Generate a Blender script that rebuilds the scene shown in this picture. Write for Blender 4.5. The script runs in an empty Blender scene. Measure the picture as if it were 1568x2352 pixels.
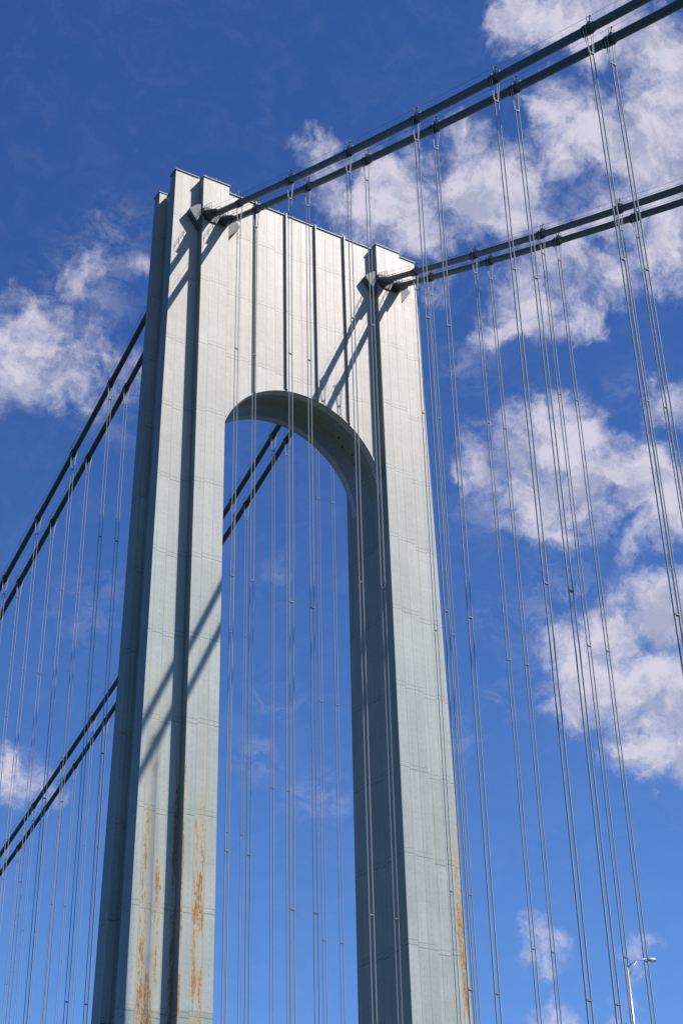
import bpy, math, random
from mathutils import Vector, Matrix
random.seed(7)
CZ=38.6
TH=172.5
XI,XB,XA,HB,K,DA,DC,KX=13.58,18.08,22.17,5.362,1.151,1.5,1.45,2.2
GZ,GD=2.0,1.2
ZA=124.0
XC,P=15.49,2.782
T0,SP=15.27,15.0
DECK=18.5
SUN=Vector((0.938,-1.0,1.636)).normalized()
def zn(t): return 167.7-.5495*t+.0004635*t*t
def zf(t): return 167.1-.3809*t+.0004009*t*t
scene=bpy.context.scene
col=scene.collection

# ---------------------------------------------------------------- node helpers
class NT:
    def __init__(s,nt): s.nt=nt; s.n=nt.nodes; s.l=nt.links
    def new(s,t,**k):
        n=s.n.new(t)
        for a,b in k.items(): setattr(n,a,b)
        return n
    def put(s,sock,v):
        if v is None: return
        if isinstance(v,bpy.types.NodeSocket): s.l.new(v,sock)
        else: sock.default_value=v
    def m(s,op,a,b=None,c=None,clamp=False):
        n=s.new('ShaderNodeMath',operation=op); n.use_clamp=clamp
        s.put(n.inputs[0],a); s.put(n.inputs[1],b)
        if c is not None: s.put(n.inputs[2],c)
        return n.outputs[0]
    def v(s,op,a,b=None,sc=None):
        n=s.new('ShaderNodeVectorMath',operation=op)
        s.put(n.inputs[0],a); s.put(n.inputs[1],b)
        if sc is not None: s.put(n.inputs['Scale'],sc)
        return n.outputs['Value'] if op in('DISTANCE','DOT_PRODUCT','LENGTH') else n.outputs[0]
    def xyz(s,a):
        n=s.new('ShaderNodeSeparateXYZ'); s.put(n.inputs[0],a); return n.outputs
    def comb(s,x,y,z):
        n=s.new('ShaderNodeCombineXYZ'); s.put(n.inputs[0],x);s.put(n.inputs[1],y);s.put(n.inputs[2],z); return n.outputs[0]
    def noise(s,vec,scale,detail=4,rough=.5,dist=0,lac=2):
        n=s.new('ShaderNodeTexNoise'); s.put(n.inputs['Vector'],vec)
        n.inputs['Scale'].default_value=scale;n.inputs['Detail'].default_value=detail
        n.inputs['Roughness'].default_value=rough;n.inputs['Distortion'].default_value=dist
        n.inputs['Lacunarity'].default_value=lac
        return n
    def ss(s,x,a,b,lo=0,hi=1):
        n=s.new('ShaderNodeMapRange',interpolation_type='SMOOTHSTEP')
        s.put(n.inputs[0],x); n.inputs[1].default_value=a;n.inputs[2].default_value=b
        n.inputs[3].default_value=lo;n.inputs[4].default_value=hi
        return n.outputs[0]
    def mix(s,f,a,b,bt='MIX'):
        n=s.new('ShaderNodeMix',data_type='RGBA',blend_type=bt)
        s.put(n.inputs[0],f)
        for i,q in((6,a),(7,b)):
            if isinstance(q,(tuple,list)): q=tuple(q)+((1,) if len(q)==3 else ())
            s.put(n.inputs[i],q)
        return n.outputs[2]
def newmat(name):
    m=bpy.data.materials.new(name); m.use_nodes=True
    h=NT(m.node_tree); b=m.node_tree.nodes['Principled BSDF']
    return m,h,b
def simple(name,c,rough=.5,metal=0,var=.15,scale=2.0,bump=0):
    m,h,b=newmat(name)
    tc=h.new('ShaderNodeTexCoord').outputs['Object']
    n=h.noise(tc,scale,5,.6).outputs[0]
    f=h.ss(n,.3,.7,1-var,1+var)
    cc=h.v('SCALE',tuple(c[:3]),None,f)
    h.put(b.inputs['Base Color'],cc)
    b.inputs['Roughness'].default_value=rough; b.inputs['Metallic'].default_value=metal
    if bump:
        bn=h.new('ShaderNodeBump'); bn.inputs['Strength'].default_value=bump
        h.put(bn.inputs['Height'],n); h.put(b.inputs['Normal'],bn.outputs[0])
    return m

# tower paint -----------------------------------------------------------------
def tower_paint():
    m,h,b=newmat('tower_paint')
    tc=h.new('ShaderNodeTexCoord').outputs['Object']
    nrm=h.new('ShaderNodeNewGeometry').outputs['Normal']
    x,y,z=h.xyz(tc); nx,ny,nz=h.xyz(nrm)
    fr=h.m('GREATER_THAN',h.m('ABSOLUTE',ny),.6)
    ax=h.m('ABSOLUTE',x)
    uf=h.m('SUBTRACT',ax,XI); us=h.m('ADD',y,9.2)
    u=h.m('ADD',h.m('MULTIPLY',uf,fr),h.m('MULTIPLY',us,h.m('SUBTRACT',1,fr)))
    W=1.5
    ci=h.m('FLOOR',h.m('DIVIDE',u,W))
    wn=h.new('ShaderNodeTexWhiteNoise',noise_dimensions='2D')
    h.put(wn.inputs['Vector'],h.comb(ci,h.m('MULTIPLY',h.m('SIGN',x),fr),0))
    hs=wn.outputs['Value']
    off=h.m('MULTIPLY',h.m('FLOOR',h.m('MULTIPLY',hs,2.5)),.26)
    zz=h.m('ADD',h.m('SUBTRACT',z,68+CZ-60),off)
    mz=h.m('MODULO',zz,12.0)
    def line(v,c,w): return h.ss(h.m('ABSOLUTE',h.m('SUBTRACT',v,c)),w*.5,w,1,0)
    l1=line(mz,.3,.09); l2=line(mz,.95,.075)
    l3=line(mz,6.4,.07)
    fu=h.m('MODULO',h.m('ADD',u,15),W)
    lv=line(fu,.03,.07)
    lv2=line(fu,.62,.06)
    brk=h.ss(h.noise(h.v('MULTIPLY',tc,(1,1,1.6)),1.3,3,.7).outputs[0],.38,.6,.25,1)
    riv=h.m('LESS_THAN',h.m('MODULO',z,.9),.5)
    lv2=h.m('MULTIPLY',h.m('MULTIPLY',lv2,brk),riv); l3=h.m('MULTIPLY',l3,brk)
    row=h.m('FLOOR',h.m('DIVIDE',zz,12))
    wn2=h.new('ShaderNodeTexWhiteNoise',noise_dimensions='3D')
    h.put(wn2.inputs['Vector'],h.comb(ci,row,h.m('SIGN',x)))
    tint=h.ss(wn2.outputs['Value'],0,1,.94,1.035)
    n1=h.noise(tc,.12,5,.6).outputs[0]
    st=h.noise(h.v('MULTIPLY',tc,(3.2,3.2,.07)),1.0,5,.65).outputs[0]
    st2=h.noise(h.v('MULTIPLY',tc,(7,7,.35)),1.0,4,.7).outputs[0]
    hz=h.noise(h.v('MULTIPLY',tc,(.35,.35,3.0)),1.0,4,.7).outputs[0]
    fine=h.noise(tc,1.4,6,.7).outputs[0]
    val=h.m('MULTIPLY',h.ss(n1,.3,.7,.94,1.03),h.ss(st,.3,.75,.94,1.04))
    val=h.m('MULTIPLY',val,h.ss(st2,.25,.75,.965,1.025))
    val=h.m('MULTIPLY',val,h.ss(hz,.3,.7,.97,1.02))
    val=h.m('MULTIPLY',val,h.ss(fine,.3,.7,.955,1.035))
    val=h.m('MULTIPLY',val,tint)
    for l,k in((l1,.44),(l2,.32),(l3,.12),(lv,.26),(lv2,.26)):
        val=h.m('MULTIPLY',val,h.m('SUBTRACT',1,h.m('MULTIPLY',l,k)))
    base=h.mix(h.ss(n1,.35,.65),(.480,.528,.485),(.510,.538,.488))
    warm_glare=h.m('MULTIPLY',h.ss(z,CZ+90,CZ+160),h.ss(fine,.25,.7,.6,1))
    base=h.mix(h.m('MULTIPLY',warm_glare,.9),base,(.61,.505,.43))  # warm sun glare on the upper tower, painted into the base colour
    # shade painted into the colour of side faces and arch underside
    side_shade=h.m('MULTIPLY',h.m('SUBTRACT',1,fr),h.ss(st,.25,.75,.68,.54))
    base=h.mix(side_shade,base,(.12,.155,.145))
    band=h.m('LESS_THAN',z,CZ+44.7)
    base=h.mix(h.m('MULTIPLY',band,.6),base,(.30,.385,.36))
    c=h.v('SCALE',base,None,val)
    # rust
    zr=h.m('SUBTRACT',z,CZ)
    low=h.ss(zr,58,108,1,0)
    def g(cx,w): return h.ss(h.m('ABSOLUTE',h.m('SUBTRACT',ax,cx)),w*.3,w,1,0)
    patch=h.noise(h.v('ADD',h.v('MULTIPLY',tc,(.8,1,.10)),(3.1,0,8.2)),.7,3,.5).outputs[0]
    xr=h.noise(h.v('MULTIPLY',tc,(4.2,2.0,.26)),1.0,7,.75).outputs[0]
    spots=h.noise(h.v('MULTIPLY',tc,(5.5,6,1.8)),1.0,6,.9).outputs[0]
    w=h.m('MAXIMUM',h.m('MULTIPLY',g(21.3,2.3),1.0),h.m('MULTIPLY',g(15.8,1.5),.96))
    w=h.m('MAXIMUM',w,h.m('MULTIPLY',g(18.25,.8),1.05))
    left=h.m('LESS_THAN',x,0)
    w=h.m('ADD',h.m('MULTIPLY',w,left),h.m('MULTIPLY',h.m('MULTIPLY',g(23.0,1.3),.96),h.m('SUBTRACT',1,left)))
    w=h.m('MULTIPLY',w,fr)
    w=h.m('MAXIMUM',w,.1)
    amt=h.m('MULTIPLY',h.m('MULTIPLY',w,low),h.ss(patch,.34,.54,.45,1))
    rr=h.m('ADD',h.m('MULTIPLY',xr,.5),h.m('MULTIPLY',spots,.5))
    rust=h.ss(h.m('ADD',rr,h.m('MULTIPLY',amt,.33)),.775,.845)
    stain=h.ss(h.m('ADD',xr,h.m('MULTIPLY',amt,.5)),.68,1.0)
    c=h.mix(h.m('MULTIPLY',stain,.65),c,(.60,.46,.24))
    rc=h.mix(h.ss(spots,.42,.68),(.48,.23,.07),(.20,.07,.025))
    c=h.mix(h.m('MULTIPLY',rust,.92),c,rc)
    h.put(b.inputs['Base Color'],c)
    h.put(b.inputs['Roughness'],h.m('ADD',h.ss(st,.3,.7,.41,.50),h.m('MULTIPLY',rust,.35)))
    b.inputs['Specular IOR Level'].default_value=.34
    wv=h.noise(h.v('MULTIPLY',tc,(.5,.5,.35)),1.0,2,.5).outputs[0]
    hh=h.m('ADD',h.m('MULTIPLY',wv,.04),h.m('MULTIPLY',h.m('ADD',l1,lv),-.010))
    hh=h.m('ADD',hh,h.m('MULTIPLY',fine,.002))
    bn=h.new('ShaderNodeBump'); bn.inputs['Strength'].default_value=.6; bn.inputs['Distance'].default_value=1
    h.put(bn.inputs['Height'],hh); h.put(b.inputs['Normal'],bn.outputs[0])
    return m
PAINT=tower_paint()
TRIM=simple('dark_grey_trim_paint',(.12,.14,.14),.5,0,.2,1.5)
SPCR=simple('spacer_casting',(.20,.21,.21),.6,0,.2,3)
HOUS=simple('weathered_housing_paint',(.095,.12,.12),.6,0,.25,1.2)
CABLE=simple('cable_wrap_paint',(.075,.10,.10),.45,0,.22,1.3,.1)
BAND=simple('cast_band_paint',(.055,.072,.072),.5,0,.35,3)
ROPE=simple('galvanised_wire_rope',(.50,.51,.51),.65,0,.04,.2)
GALV=simple('galvanised_steel',(.55,.56,.56),.35,.4,.1,2)
CONC=simple('pier_concrete',(.22,.21,.19),.85,0,.2,.3,.1)
HOLE=simple('dark_opening',(.05,.06,.06),.8)
ASPH=simple('asphalt',(.05,.05,.052),.9,0,.2,1.5,.1)
LINE=simple('road_paint',(.75,.75,.72),.6,0,.1,3)
STEEL=simple('deck_steel_paint',(.12,.14,.14),.6,0,.2,.5)
GRASS=simple('grass',(.04,.065,.025),.95,0,.4,.3,.3)
WATER,_h,_b=newmat('sea_water')
_b.inputs['Base Color'].default_value=(.012,.03,.035,1);_b.inputs['Roughness'].default_value=.12
_t=_h.new('ShaderNodeTexCoord').outputs['Object'];_n=_h.noise(_t,.25,6,.6).outputs[0]
_bn=_h.new('ShaderNodeBump');_bn.inputs['Strength'].default_value=.4
_h.put(_bn.inputs['Height'],_n);_h.put(_b.inputs['Normal'],_bn.outputs[0])
GLASS=simple('lamp_lens',(.7,.72,.7),.2)

# ---------------------------------------------------------------- mesh helpers
class MB:
    def __init__(s): s.v=[];s.f=[];s.sm=[]
    def box(s,x0,x1,y0,y1,z0,z1):
        i=len(s.v)
        s.v+= [(x0,y0,z0),(x1,y0,z0),(x1,y1,z0),(x0,y1,z0),(x0,y0,z1),(x1,y0,z1),(x1,y1,z1),(x0,y1,z1)]
        for f in((0,3,2,1),(4,5,6,7),(0,1,5,4),(1,2,6,5),(2,3,7,6),(3,0,4,7)):
            s.f.append(tuple(i+q for q in f));s.sm.append(False)
    def tube(s,pts,r,n=8,cap=True,smooth=True):
        pts=[Vector(p) for p in pts]; rs=r if isinstance(r,(list,tuple)) else [r]*len(pts)
        i0=len(s.v)
        for k,p in enumerate(pts):
            if k==0:d=pts[1]-p
            elif k==len(pts)-1:d=p-pts[k-1]
            else:d=pts[k+1]-pts[k-1]
            d.normalize()
            a=Vector((1,0,0)) if abs(d.x)<.9 else Vector((0,0,1))
            e1=(a-d*a.dot(d)).normalized(); e2=d.cross(e1)
            for j in range(n):
                an=2*math.pi*j/n
                s.v.append(tuple(p+e1*(rs[k]*math.cos(an))+e2*(rs[k]*math.sin(an))))
        for k in range(len(pts)-1):
            for j in range(n):
                a=i0+k*n+j;b=i0+k*n+(j+1)%n
                s.f.append((a,b,b+n,a+n));s.sm.append(smooth)
        if cap:
            s.f.append(tuple(i0+j for j in range(n))[::-1]);s.sm.append(False)
            e=i0+(len(pts)-1)*n
            s.f.append(tuple(e+j for j in range(n)));s.sm.append(False)
    def prism(s,poly,axis,a,b):
        i=len(s.v);n=len(poly)
        for t in(a,b):
            for p,q in poly: s.v.append((p,t,q) if axis=='y' else (t,p,q))
        for j in range(n):
            k=(j+1)%n
            s.f.append((i+j,i+k,i+n+k,i+n+j));s.sm.append(False)
        s.f.append(tuple(range(i,i+n))[::-1]);s.sm.append(False)
        s.f.append(tuple(range(i+n,i+2*n)));s.sm.append(False)
    def obj(s,name,mat,parent=None,loc=None,fix=True):
        me=bpy.data.meshes.new(name); me.from_pydata(s.v,[],s.f)
        me.polygons.foreach_set('use_smooth',s.sm)
        me.materials.append(mat); me.update()
        if fix:
            import bmesh
            bm=bmesh.new();bm.from_mesh(me);bmesh.ops.recalc_face_normals(bm,faces=bm.faces);bm.to_mesh(me);bm.free()
        o=bpy.data.objects.new(name,me); col.objects.link(o)
        if loc: o.location=loc
        if parent: o.parent=parent
        return o
def empty(name,loc=(0,0,0)):
    o=bpy.data.objects.new(name,None); o.empty_display_size=1; o.location=loc; col.objects.link(o); return o
def tag(o,label,cat,group=None):
    o['label']=label;o['category']=cat
    if group:o['group']=group
def hb(zr,d=0): return HB+K*(1-zr/TH)-d
def xa(zr): return XA+KX*(1-zr/TH)

# ---------------------------------------------------------------- tower
tower=empty('bridge_tower')
tag(tower,'tall grey-green steel suspension bridge tower with arched portal and rust streaks','bridge tower')
def leg(sgn):
    mb=MB()
    zs=[-32,0,30,60,90,120,150,TH]
    rings=[]
    for zr in zs:
        a=hb(zr);c=hb(zr,DA);X=xa(zr)
        ring=[(XI,-a),(XB,-a),(XB,-c),(X,-c),(X,-GZ),(X-GD,-GZ),(X-GD,GZ),(X,GZ),(X,c),(XB,c),(XB,a),(XI,a)]
        rings.append([(sgn*p,q,zr+CZ) for p,q in ring])
    n=12
    for r in rings: mb.v+=r
    for k in range(len(zs)-1):
        for j in range(n):
            a=k*n+j;b=k*n+(j+1)%n
            mb.f.append((a,b,b+n,a+n));mb.sm.append(False)
    e=(len(zs)-1)*n
    mb.f.append(tuple(e+j for j in range(n)));mb.sm.append(False)
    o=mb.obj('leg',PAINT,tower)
    c=hb(TH,DA); T=TH+CZ
    for y0,y1 in((-c,-GZ),(GZ,c)):
        h2=MB()
        x0,x1=sorted((sgn*(XB+.004),sgn*XA)); h2.box(x0,x1,y0,y1,T+.003,T+.8)
        h2.obj('leg_head',PAINT,o)
    cp=MB()
    def cope(x0,x1,y0,y1,z):
        x0,x1=sorted((sgn*x0,sgn*x1))
        cp.box(x0,x1,y0,y1,z+.004,z+.20)
    cope(XI-.12,XB+.12,-hb(TH)-.14,-c+.2,T); cope(XI-.12,XB+.12,c-.2,hb(TH)+.14,T)
    cope(XB+.125,XA+.14,-c-.14,-GZ+.1,T+.8); cope(XB+.125,XA+.14,GZ-.1,c+.14,T+.8)
    cope(XA-GD-.4,XA-GD+.12,-GZ+.11,GZ-.11,T)
    for k in range(7):
        xx=sgn*(XI+.4+k*.62); cp.box(xx-.04,xx+.04,-hb(TH)+.1,-hb(TH)+.18,T+.2,T+.2+random.choice((.25,.4,.55)))
    for k in range(4):
        yy=-c+.3+k*.5; cp.box(sgn*(XA-.2)-.05,sgn*(XA-.2)+.05,yy,yy+.09,T+1.0,T+1.0+random.choice((.2,.35)))
    cp.obj('coping',TRIM,o)
    return o
legs=[leg(-1),leg(1)]
mb=MB()
N=96
R=XI-.004
for k in range(N+1):
    th=math.pi*(1-k/N)
    xx=R*math.cos(th); za=ZA+R*math.sin(th)
    yf=hb(za,DC); yt=hb(TH,DC)
    mb.v+=[(xx,-yf,za+CZ),(xx,-yt,TH+CZ),(xx,yt,TH+CZ),(xx,yf,za+CZ)]
for k in range(N):
    a=4*k;b=a+4
    for f in((a,b,b+1,a+1),(a+1,b+1,b+2,a+2),(a+2,b+2,b+3,a+3),(a+3,b+3,b,a)):
        mb.f.append(f); mb.sm.append(f==(a+3,b+3,b,a))
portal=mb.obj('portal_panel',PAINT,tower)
for side in(-1,1):
    mb=MB()
    i0=0
    for k in range(N+1):
        th=math.pi*(.02+.96*(1-k/N)); 
        for rr,dy in((R+.003,-.02),(R+.003,.14),(R+.22,.14),(R+.22,-.02)):
            zz=ZA+rr*math.sin(th)
            mb.v.append((min(max(rr*math.cos(th),-XI+.01),XI-.01),side*(hb(zz,DC)+dy),zz+CZ))
    for k in range(N):
        for j in range(4):
            a=i0+4*k+j;b=i0+4*k+(j+1)%4
            mb.f.append((a,b,b+4,a+4));mb.sm.append(False)
    mb.obj('arch_rim',PAINT,portal)
def rib(x,side):
    mb=MB(); z0=ZA+math.sqrt(R*R-x*x)-.02
    for zz in(z0+.2,TH+.25):
        y0=hb(min(zz,TH),DC)-.02;y1=y0+.42
        mb.v+=[(x-.11,side*y0,zz+CZ),(x+.11,side*y0,zz+CZ),(x+.11,side*y1,zz+CZ),(x-.11,side*y1,zz+CZ)]
    for f in((0,3,2,1),(4,5,6,7),(0,1,5,4),(1,2,6,5),(2,3,7,6),(3,0,4,7)):
        mb.f.append(f);mb.sm.append(False)
    return mb.obj('panel_rib',PAINT,portal)
for x in(-8.15,-2.72,2.72,8.15):
    for side in(-1,1): rib(x,side)
mb=MB(); T=TH+CZ; yt=hb(TH,DC)
mb.box(-XI+.15,XI-.15,-yt-.16,yt+.16,T+.004,T+.2)
for k in range(30):
    xx=-12.6+k*.87+random.uniform(-.1,.1); mb.box(xx-.04,xx+.04,-yt+.02,-yt+.1,T+.2,T+.2+random.choice((.12,.2,.5)))
mb.obj('coping',TRIM,portal)
mb=MB(); mb.tube([(6,-yt+.6,T+.2),(6,-yt+.6,T+2.3)],.05,6); mb.tube([(5.7,-yt+.6,T+1.4),(6.3,-yt+.6,T+1.4)],.04,6)
mb.obj('mast',TRIM,tower)
for xx,hh in((-11,1.9),(-10.5,1.3)):
    mb=MB();mb.tube([(xx,-yt+.5,T+.2),(xx,-yt+.5,T+hh)],.06,6);mb.obj('mast',TRIM,tower)
for th in (52,46,38,32):
    a=math.radians(th); c=Vector((R*math.cos(a),-.8+ .7*((th//6)%2),ZA+R*math.sin(a)+CZ)); n=Vector((-math.cos(a),0,-math.sin(a)))
    mb=MB(); mb.tube([c-n*.05,c+n*.03],.18,16,smooth=False); mb.obj('drain_opening',HOLE,portal)
def housing(x0,side):
    o=empty('saddle_housing');o.parent=tower
    yA=hb(164,DA)-.05; yB=hb(164); z1=166.9+CZ
    w=(XB-XI)/2
    for s in(-1,1):
        mb=MB()
        poly=[(0,0),(.9,-.5),(2.1,-1.7),(1.9,-2.2),(0,-4.8)]
        pts=[(x0+s*(w+.003+p),z1+q) for p,q in poly]
        mb.prism(pts,'y',side*yA,side*(yB-.25))
        mb.obj('side_bracket',HOUS,o)
    mb=MB()
    mb.prism([(x0-w+.2,z1-.7),(x0+w-.2,z1-.7),(x0+w-.2,z1-2.9),(x0+w*.6,z1-3.3),(x0-w*.6,z1-3.3),(x0-w+.2,z1-2.9)],'y',side*(yB-.1),side*(yB+.2))
    mb.obj('shroud',HOUS,o)
    f=zn if side<0 else zf
    for s in(-1,1):
        cx=x0+s*P/2; mb=MB()
        pts=[(cx,side*t,f(t)+CZ) for t in(yB-.1,yB+.9,yB+1.5,yB+2.1,yB+2.15,yB+2.7)]
        mb.tube(pts,[.90,.80,.70,.64,.56,.54],20)
        mb.obj('cable_collar',BAND,o)
        for dx in(-.75,.75):
            mb=MB()
            for dz in(1.0,1.6):
                mb.tube([(cx+dx,side*t,f(t)+CZ+dz) for t in(yB+.1,yB+1.4,yB+2.8)],.035,5)
            for t in(yB+.3,yB+1.2,yB+2.0,yB+2.8):
                mb.tube([(cx+dx,side*t,f(t)+CZ+.3),(cx+dx,side*t,f(t)+CZ+1.62)],.035,5)
            mb.obj('guard_rail',TRIM,o)
    return o
for x0 in(-15.83,15.83):
    for side in(-1,1): housing(x0,side)
mb=MB()
mb.box(-31,31,-15,15,-2,6.6)
mb.obj('pier',CONC,tower)

# ---------------------------------------------------------------- cables
def band_mesh():
    mb=MB()
    L=.8
    mb.tube([(0,-L,0),(0,-L+.08,0),(0,L-.08,0),(0,L,0)],[.47,.51,.51,.47],18)
    for yy in(-.42,-.14,.14,.42):
        mb.tube([(0,yy-.06,0),(0,yy+.06,0)],.575,18)
    for s in(-1,1):
        mb.box(-.08,.08,-L+.05,L-.05,s*.5-.12,s*.5+.12)
        for yy in(-.68,-.42,-.14,.14,.42,.68):
            mb.tube([(-.2,yy,s*.6),(.2,yy,s*.6)],.04,6)
    return mb
def post_mesh():
    mb=MB()
    for s in(-1,1):
        mb.tube([(s*.18,0,.5),(s*.48,0,1.25)],.045,6)
    mb.tube([(-.48,0,1.25),(.48,0,1.25)],.03,6)
    mb.box(-.12,.12,-.12,.12,.58,.9); mb.tube([(0,.1,.85),(0,.1,1.45)],.05,6); mb.tube([(0,.1,1.45),(0,.1,1.65)],[.1,.07],8)
    return mb
BM=band_mesh().obj('cable_band',BAND);PM=post_mesh().obj('handrail_post',TRIM)
bm_data,pm_data=BM.data,PM.data
bpy.data.objects.remove(BM);bpy.data.objects.remove(PM)
def make_cable(cx,side,tmax,nb):
    f=zn if side<0 else zf
    b0=hb(164)-.5
    n=int((tmax-b0)/3)
    ts=[b0+(tmax-b0)*k/n for k in range(n+1)]
    mb=MB(); mb.tube([(cx,side*t,f(t)+CZ) for t in ts],.455,16)
    o=mb.obj('main_cable',CABLE)
    tag(o,'thick dark green-grey main cable sloping down from the tower saddle','main cable','main suspension cables')
    for s in(-1,1):
        mb=MB(); mb.tube([(cx+s*.46,side*t,f(t)+CZ+1.22) for t in ts],.022,4)
        mb.obj('hand_rope',TRIM,o)
    for i in nb:
        t=T0+i*SP; e=.5
        d=Vector((0,side*e,f(t+e)-f(t))).normalized()
        y=d if side>0 else -d
        x=Vector((1,0,0)); z=x.cross(y)
        M=Matrix.Translation((cx,side*t,f(t)+CZ))@Matrix((x,y,z)).transposed().to_4x4()
        b=bpy.data.objects.new('cable_band',bm_data);col.objects.link(b);b.matrix_world=M;b.parent=o
        p=bpy.data.objects.new('handrail_post',pm_data);col.objects.link(p);p.parent=b
    return o
def suspender(cx,side,i):
    f=zn if side<0 else zf
    t=T0+i*SP; zt=f(t); H=zt-DECK-.3
    mb=MB()
    for sx in(-1,1):
        for sy in(-1,1):
            yy=sy*.046
            mb.tube([(sx*.30,sy*.2,.55),(sx*.50,sy*.2,.25),(sx*.48,sy*.18,-.4),(sx*.24,yy,-3.4),(sx*.24,yy,-H)],.040,6,cap=False)
    root=mb.obj('suspender_rope',ROPE,None,(cx,side*t,zt+CZ),fix=False)
    tag(root,'thin steel suspender rope bundle hanging from the main cable','suspender rope','suspender ropes of the bridge')
    sm=[(-3.4,.26)]
    zz=-27.0-(i%2)*3
    while zz>-H+5: sm.append((zz,.26)); zz-=36
    for q,(zq,wq) in enumerate(sm):
        m2=MB(); m2.box(-wq,wq,-.10,.10,-.05,.05); m2.tube([(0,0,-.12),(0,0,.12)],.06,8)
        m2.obj('rope_spacer',SPCR,root,(0,0,zq),fix=False)
for cx in(-XC-P/2,-XC+P/2):
    make_cable(cx,-1,190,range(0,7)); make_cable(cx,1,150,range(0,8))
    for i in range(0,6): suspender(cx,-1,i)
    for i in range(0,7): suspender(cx,1,i)
for cx in(XC-P/2,XC+P/2):
    make_cable(cx,-1,190,range(0,6)); make_cable(cx,1,450,range(0,28))
    for i in range(0,5): suspender(cx,-1,i)
    for i in range(0,28): suspender(cx,1,i)

# ---------------------------------------------------------------- deck
D=DECK+CZ
mb=MB()
mb.box(-17.8,17.8,-260,-7.4,D-1.2,D-.3);mb.box(-17.8,17.8,7.4,470,D-1.2,D-.3);mb.box(-13.3,13.3,-7.4,7.4,D-1.2,D-.3)
for k in range(-16,31):
    y=k*15.0+.27*(1 if k>0 else -1)
    if abs(y)<8: continue
    mb.box(-17.4,17.4,y-.3,y+.3,D-7,D-1.2)
for s in(-1,1):
    mb.box(s*16.9-.25,s*16.9+.25,-260,-7.6,D-7.4,D-7.0);mb.box(s*16.9-.25,s*16.9+.25,7.6,470,D-7.4,D-7.0)
dk=mb.obj('bridge_deck',STEEL); dk['kind']='structure'
mb=MB(); mb.box(-13.2,13.2,-260,470,D-.296,D)
o=mb.obj('road',ASPH);o['kind']='structure'
mb=MB()
for x in(-9.3,-5.5,5.5,9.3):
    for k in range(60): mb.box(x-.07,x+.07,-255+k*12,-251.5+k*12,D+.002,D+.006)
for x in(-12.8,-.4,.4,12.8): mb.box(x-.07,x+.07,-260,470,D+.002,D+.006)
o=mb.obj('road_markings',LINE);o['kind']='structure'

# ---------------------------------------------------------------- lamp
def lamp(x,y,htop):
    e=empty('street_lamp',(x,y,D-.3)); tag(e,'pale galvanised street lamp with single curved arm on the bridge deck','street lamp')
    h=htop-(D-.3)
    mb=MB(); mb.tube([(0,0,0),(0,0,.35)],.22,12); mb.tube([(0,0,.35),(0,0,h)],[.13,.075],12); mb.obj('pole',GALV,e)
    ax=Vector((math.cos(math.radians(-14)),math.sin(math.radians(-14)),0))
    mb=MB()
    def Q(d,z): return (ax.x*d,ax.y*d,h+z)
    mb.tube([Q(0,-.1),Q(.35,.35),Q(.8,.62),Q(1.4,.72),Q(1.75,.74)],.05,8)
    mb.tube([Q(0,-.75),Q(.4,0),Q(.85,.6)],.035,8)
    mb.obj('arm',GALV,e)
    mb=MB(); mb.tube([Q(1.7,.74),Q(1.85,.74),Q(2.3,.73),Q(2.5,.72)],[.06,.14,.15,.05],10); hd=mb.obj('lamp_head',GALV,e)
    mb=MB(); mb.tube([(ax.x*2.1,ax.y*2.1,h+.62),(ax.x*2.1,ax.y*2.1,h+.56)],[.12,.08],10); mb.obj('lens',GLASS,hd)
lamp(-17.0,-80.1,31.2+CZ)
e=empty('domed_light',(-17.5,-79.6,D-.3)); tag(e,'short post carrying two small grey domed lights','light')
mb=MB(); mb.tube([(0,0,0),(0,0,8.75)],.07,8); mb.tube([(-.25,0,8.55),(.25,0,8.55)],.05,8); mb.obj('pole',GALV,e)
for dx in(-.22,.22):
    mb=MB(); mb.tube([(dx,0,8.5),(dx,0,8.65),(dx,0,8.88),(dx,0,9.02),(dx,0,9.08)],[.17,.17,.14,.08,.03],12); mb.obj('dome',HOUS,e)

# ---------------------------------------------------------------- ground, water
mb=MB(); mb.v=[(-9000,-9000,0),(9000,-9000,0),(9000,9000,0),(-9000,9000,0)];mb.f=[(0,1,2,3)];mb.sm=[False]
o=mb.obj('water',WATER);o['kind']='structure'
mb=MB(); n=70
for j in range(n+1):
    y=-40-((j/n)**2)*4000
    for i in range(n+1):
        u=i/n*2-1; x=math.copysign(abs(u)**2,u)*4000
        s=min(max((-y-42)/70,0),1); s=s*s*(3-2*s)
        mb.v.append((x,y,-1+s*38+math.sin(x*.05)*math.cos(y*.04)*.4*s))
for j in range(n):
    for i in range(n):
        a=j*(n+1)+i; mb.f.append((a,a+1,a+n+2,a+n+1));mb.sm.append(True)
o=mb.obj('ground',GRASS);o['kind']='structure'

# ---------------------------------------------------------------- camera
yaw,pit,rol=map(math.radians,(31.88,31.81,-1.363))
Rv=Vector((math.cos(yaw),-math.sin(yaw),0));Fv=Vector((math.sin(yaw)*math.cos(pit),math.cos(yaw)*math.cos(pit),math.sin(pit)))
Uv=Rv.cross(Fv)
R2=Rv*math.cos(rol)+Uv*math.sin(rol);U2=-Rv*math.sin(rol)+Uv*math.cos(rol)
cd=bpy.data.cameras.new('camera');cam=bpy.data.objects.new('camera',cd);col.objects.link(cam)
cam.matrix_world=Matrix.Translation((-94.84,-167.0,CZ))@Matrix((R2,U2,-Fv)).transposed().to_4x4()
cd.sensor_fit='VERTICAL';cd.sensor_height=36;cd.sensor_width=24;cd.lens=3560/2352*36
cd.clip_start=.5;cd.clip_end=30000
scene.camera=cam

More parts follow.
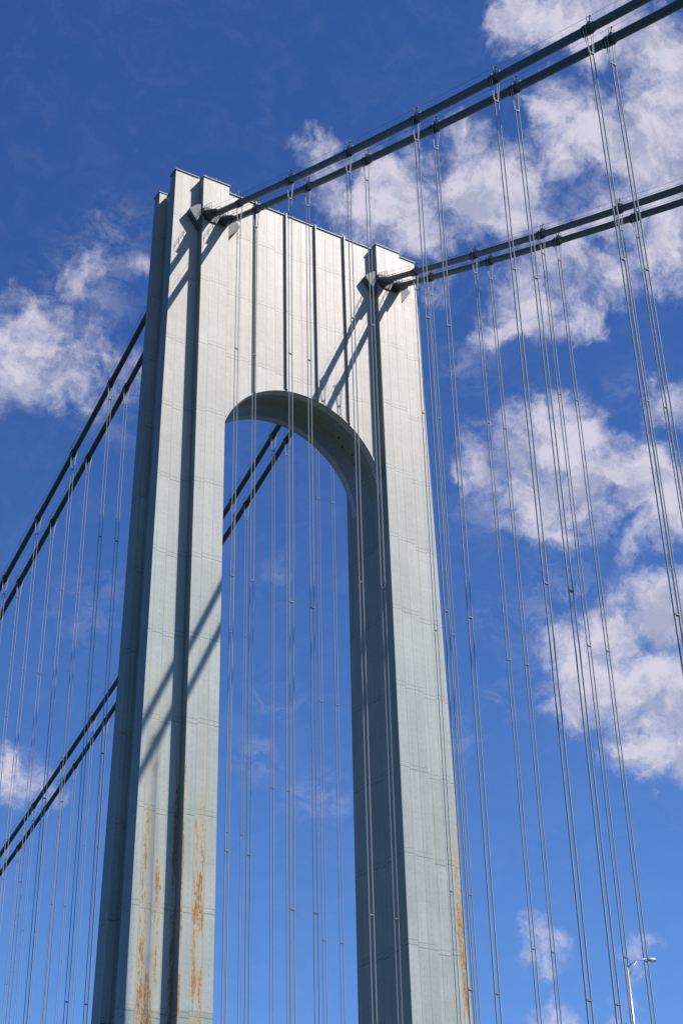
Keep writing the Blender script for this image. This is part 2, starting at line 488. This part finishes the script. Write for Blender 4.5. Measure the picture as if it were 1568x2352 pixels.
# ---------------------------------------------------------------- light
sd=bpy.data.lights.new('sun','SUN');sd.energy=5.0;sd.angle=math.radians(.5);sd.color=(1,.95,.87)
so=bpy.data.objects.new('sun',sd);col.objects.link(so);so.rotation_euler=SUN.to_track_quat('Z','Y').to_euler();so.location=(100,-200,300)
w=bpy.data.worlds.new('World');scene.world=w;w.use_nodes=True
h=NT(w.node_tree);bg=w.node_tree.nodes['Background'];bg.inputs['Strength'].default_value=.1
sky=h.new('ShaderNodeTexSky',sky_type='NISHITA');sky.sun_disc=False
sky.sun_elevation=math.asin(SUN.z);sky.sun_rotation=math.atan2(SUN.x,SUN.y)
sky.air_density=1.0;sky.dust_density=.2;sky.ozone_density=2.5
tc=h.new('ShaderNodeTexCoord').outputs['Generated']
dz=h.xyz(tc)[2]
tint=h.mix(h.ss(dz,.12,.80),(.66,1.00,1.54),(.38,.67,1.22))
tint=h.mix(h.ss(dz,.0,.20),(.08,.11,.15),tint)
tint=h.mix(h.ss(dz,.78,.90),tint,(.14,.24,.42))
skyc=h.mix(1.0,sky.outputs[0],tint,'MULTIPLY')
def pdir(u,v):
    return (R2*(u-784)+U2*(1176-v)+Fv*3560).normalized()
blobs=[(1190,40,90,1),(1290,15,90,1),(1420,60,120,1),(1530,120,130,1.05),(1540,240,120,1),(1270,240,95,.95),(1380,300,110,1),(1490,340,150,1.1),(1400,470,130,1),(1530,520,120,1),(1310,600,120,.95),(1220,690,100,.8),(1400,640,90,.8),(1545,620,70,.65),(1140,760,60,.5),(1330,720,80,.7),(1300,380,70,.7),
(760,400,110,.95),(880,440,130,1.05),(960,540,95,1),(1080,480,110,.95),(1170,450,100,.9),(1060,320,70,.65),(940,340,70,.6),(985,650,60,.7),
(200,635,85,.60),(330,630,45,.42),(130,670,50,.40),(30,770,110,.90),(20,890,100,.90),(130,870,100,.72),(240,830,110,.58),(200,920,90,.50),
(1110,1070,95,.85),(1190,1040,100,.9),(1280,1010,110,1),(1350,1000,80,.9),(1230,1130,115,1),(1350,1120,110,.95),(1450,1110,115,1),(1540,1160,95,.95),(1480,1230,80,.72),(1550,940,75,.88),(1290,1220,60,.6),
(1290,1470,90,.85),(1400,1460,120,1.05),(1520,1420,120,1.1),(1350,1560,115,1),(1490,1590,155,1.15),(1470,1710,110,.98),(1560,1720,85,.95),(1310,1640,65,.65),(1560,1350,60,.7),
(20,1760,80,.88),(90,1785,65,.7),(120,1830,45,.5),(30,1810,60,.7),
(1240,2170,80,.46),(1130,2140,60,.30),(1460,2200,70,.36),(1250,2330,65,.55),(1400,2310,75,.56)]
wisps=[(590,1735,60,.7),(635,1610,60,.6),(730,1850,80,.8),(640,1310,70,.6),(190,1400,80,.6),(240,1340,60,.4),(1060,1680,60,.5),(1120,1450,50,.5),(270,550,90,.8),(200,640,110,.9),(1090,830,70,.7),(1450,900,60,.5),(1180,1590,60,.5),(260,900,110,.7),(1120,1130,120,.8),(1280,1400,130,.8),(1180,560,140,.9)]
wob=h.v('SCALE',h.v('SUBTRACT',h.noise(tc,14,6,.65).outputs['Color'],(.5,.5,.5)),None,.05)
dv=h.v('ADD',tc,wob)
def field(L,k):
    acc=None
    for u,v,r,a in L:
        ds=h.v('DISTANCE',dv,tuple(pdir(u,v)))
        e=h.ss(ds,0,r*k/3560,a,0)
        acc=e if acc is None else h.m('SMOOTH_MAX',acc,e,.12)
    return acc
acc=field(blobs,1.55)
n1=h.noise(dv,24,9,.66,.25).outputs[0]
n2=h.noise(tc,75,6,.65).outputs[0]
gate=h.ss(acc,0,.3)
nz=h.m('ADD',h.m('MULTIPLY',h.m('SUBTRACT',n1,.5),2.1),h.m('MULTIPLY',h.m('SUBTRACT',n2,.5),.65))
dens=h.m('ADD',acc,h.m('MULTIPLY',nz,gate))
al=h.ss(dens,.18,1.0)
wn=h.noise(h.v('MULTIPLY',dv,(1,1,1.8)),38,8,.7,.8).outputs[0]
wal=h.m('MULTIPLY',h.m('MULTIPLY',field(wisps,1.6),h.ss(wn,.40,.72)),.40)
off=h.v('ADD',dv,tuple(Vector(SUN)*.012+Vector((0,0,.012))))
n3=h.noise(off,24,6,.6,.25).outputs[0]
lit=h.m('SUBTRACT',n1,n3)
sh=h.ss(h.m('ADD',lit,h.m('MULTIPLY',h.m('SUBTRACT',.8,dens),.08)),-.13,.12)
ccol=h.mix(sh,(4.0,4.3,5.9),(6.9,6.7,7.9))
fin=h.mix(h.m('MULTIPLY',al,.95),skyc,ccol)
fin=h.mix(wal,fin,(6.2,6.2,7.6))
h.put(bg.inputs['Color'],fin)
scene.view_settings.view_transform='Standard';scene.view_settings.look='None';scene.view_settings.exposure=0;scene.view_settings.gamma=1
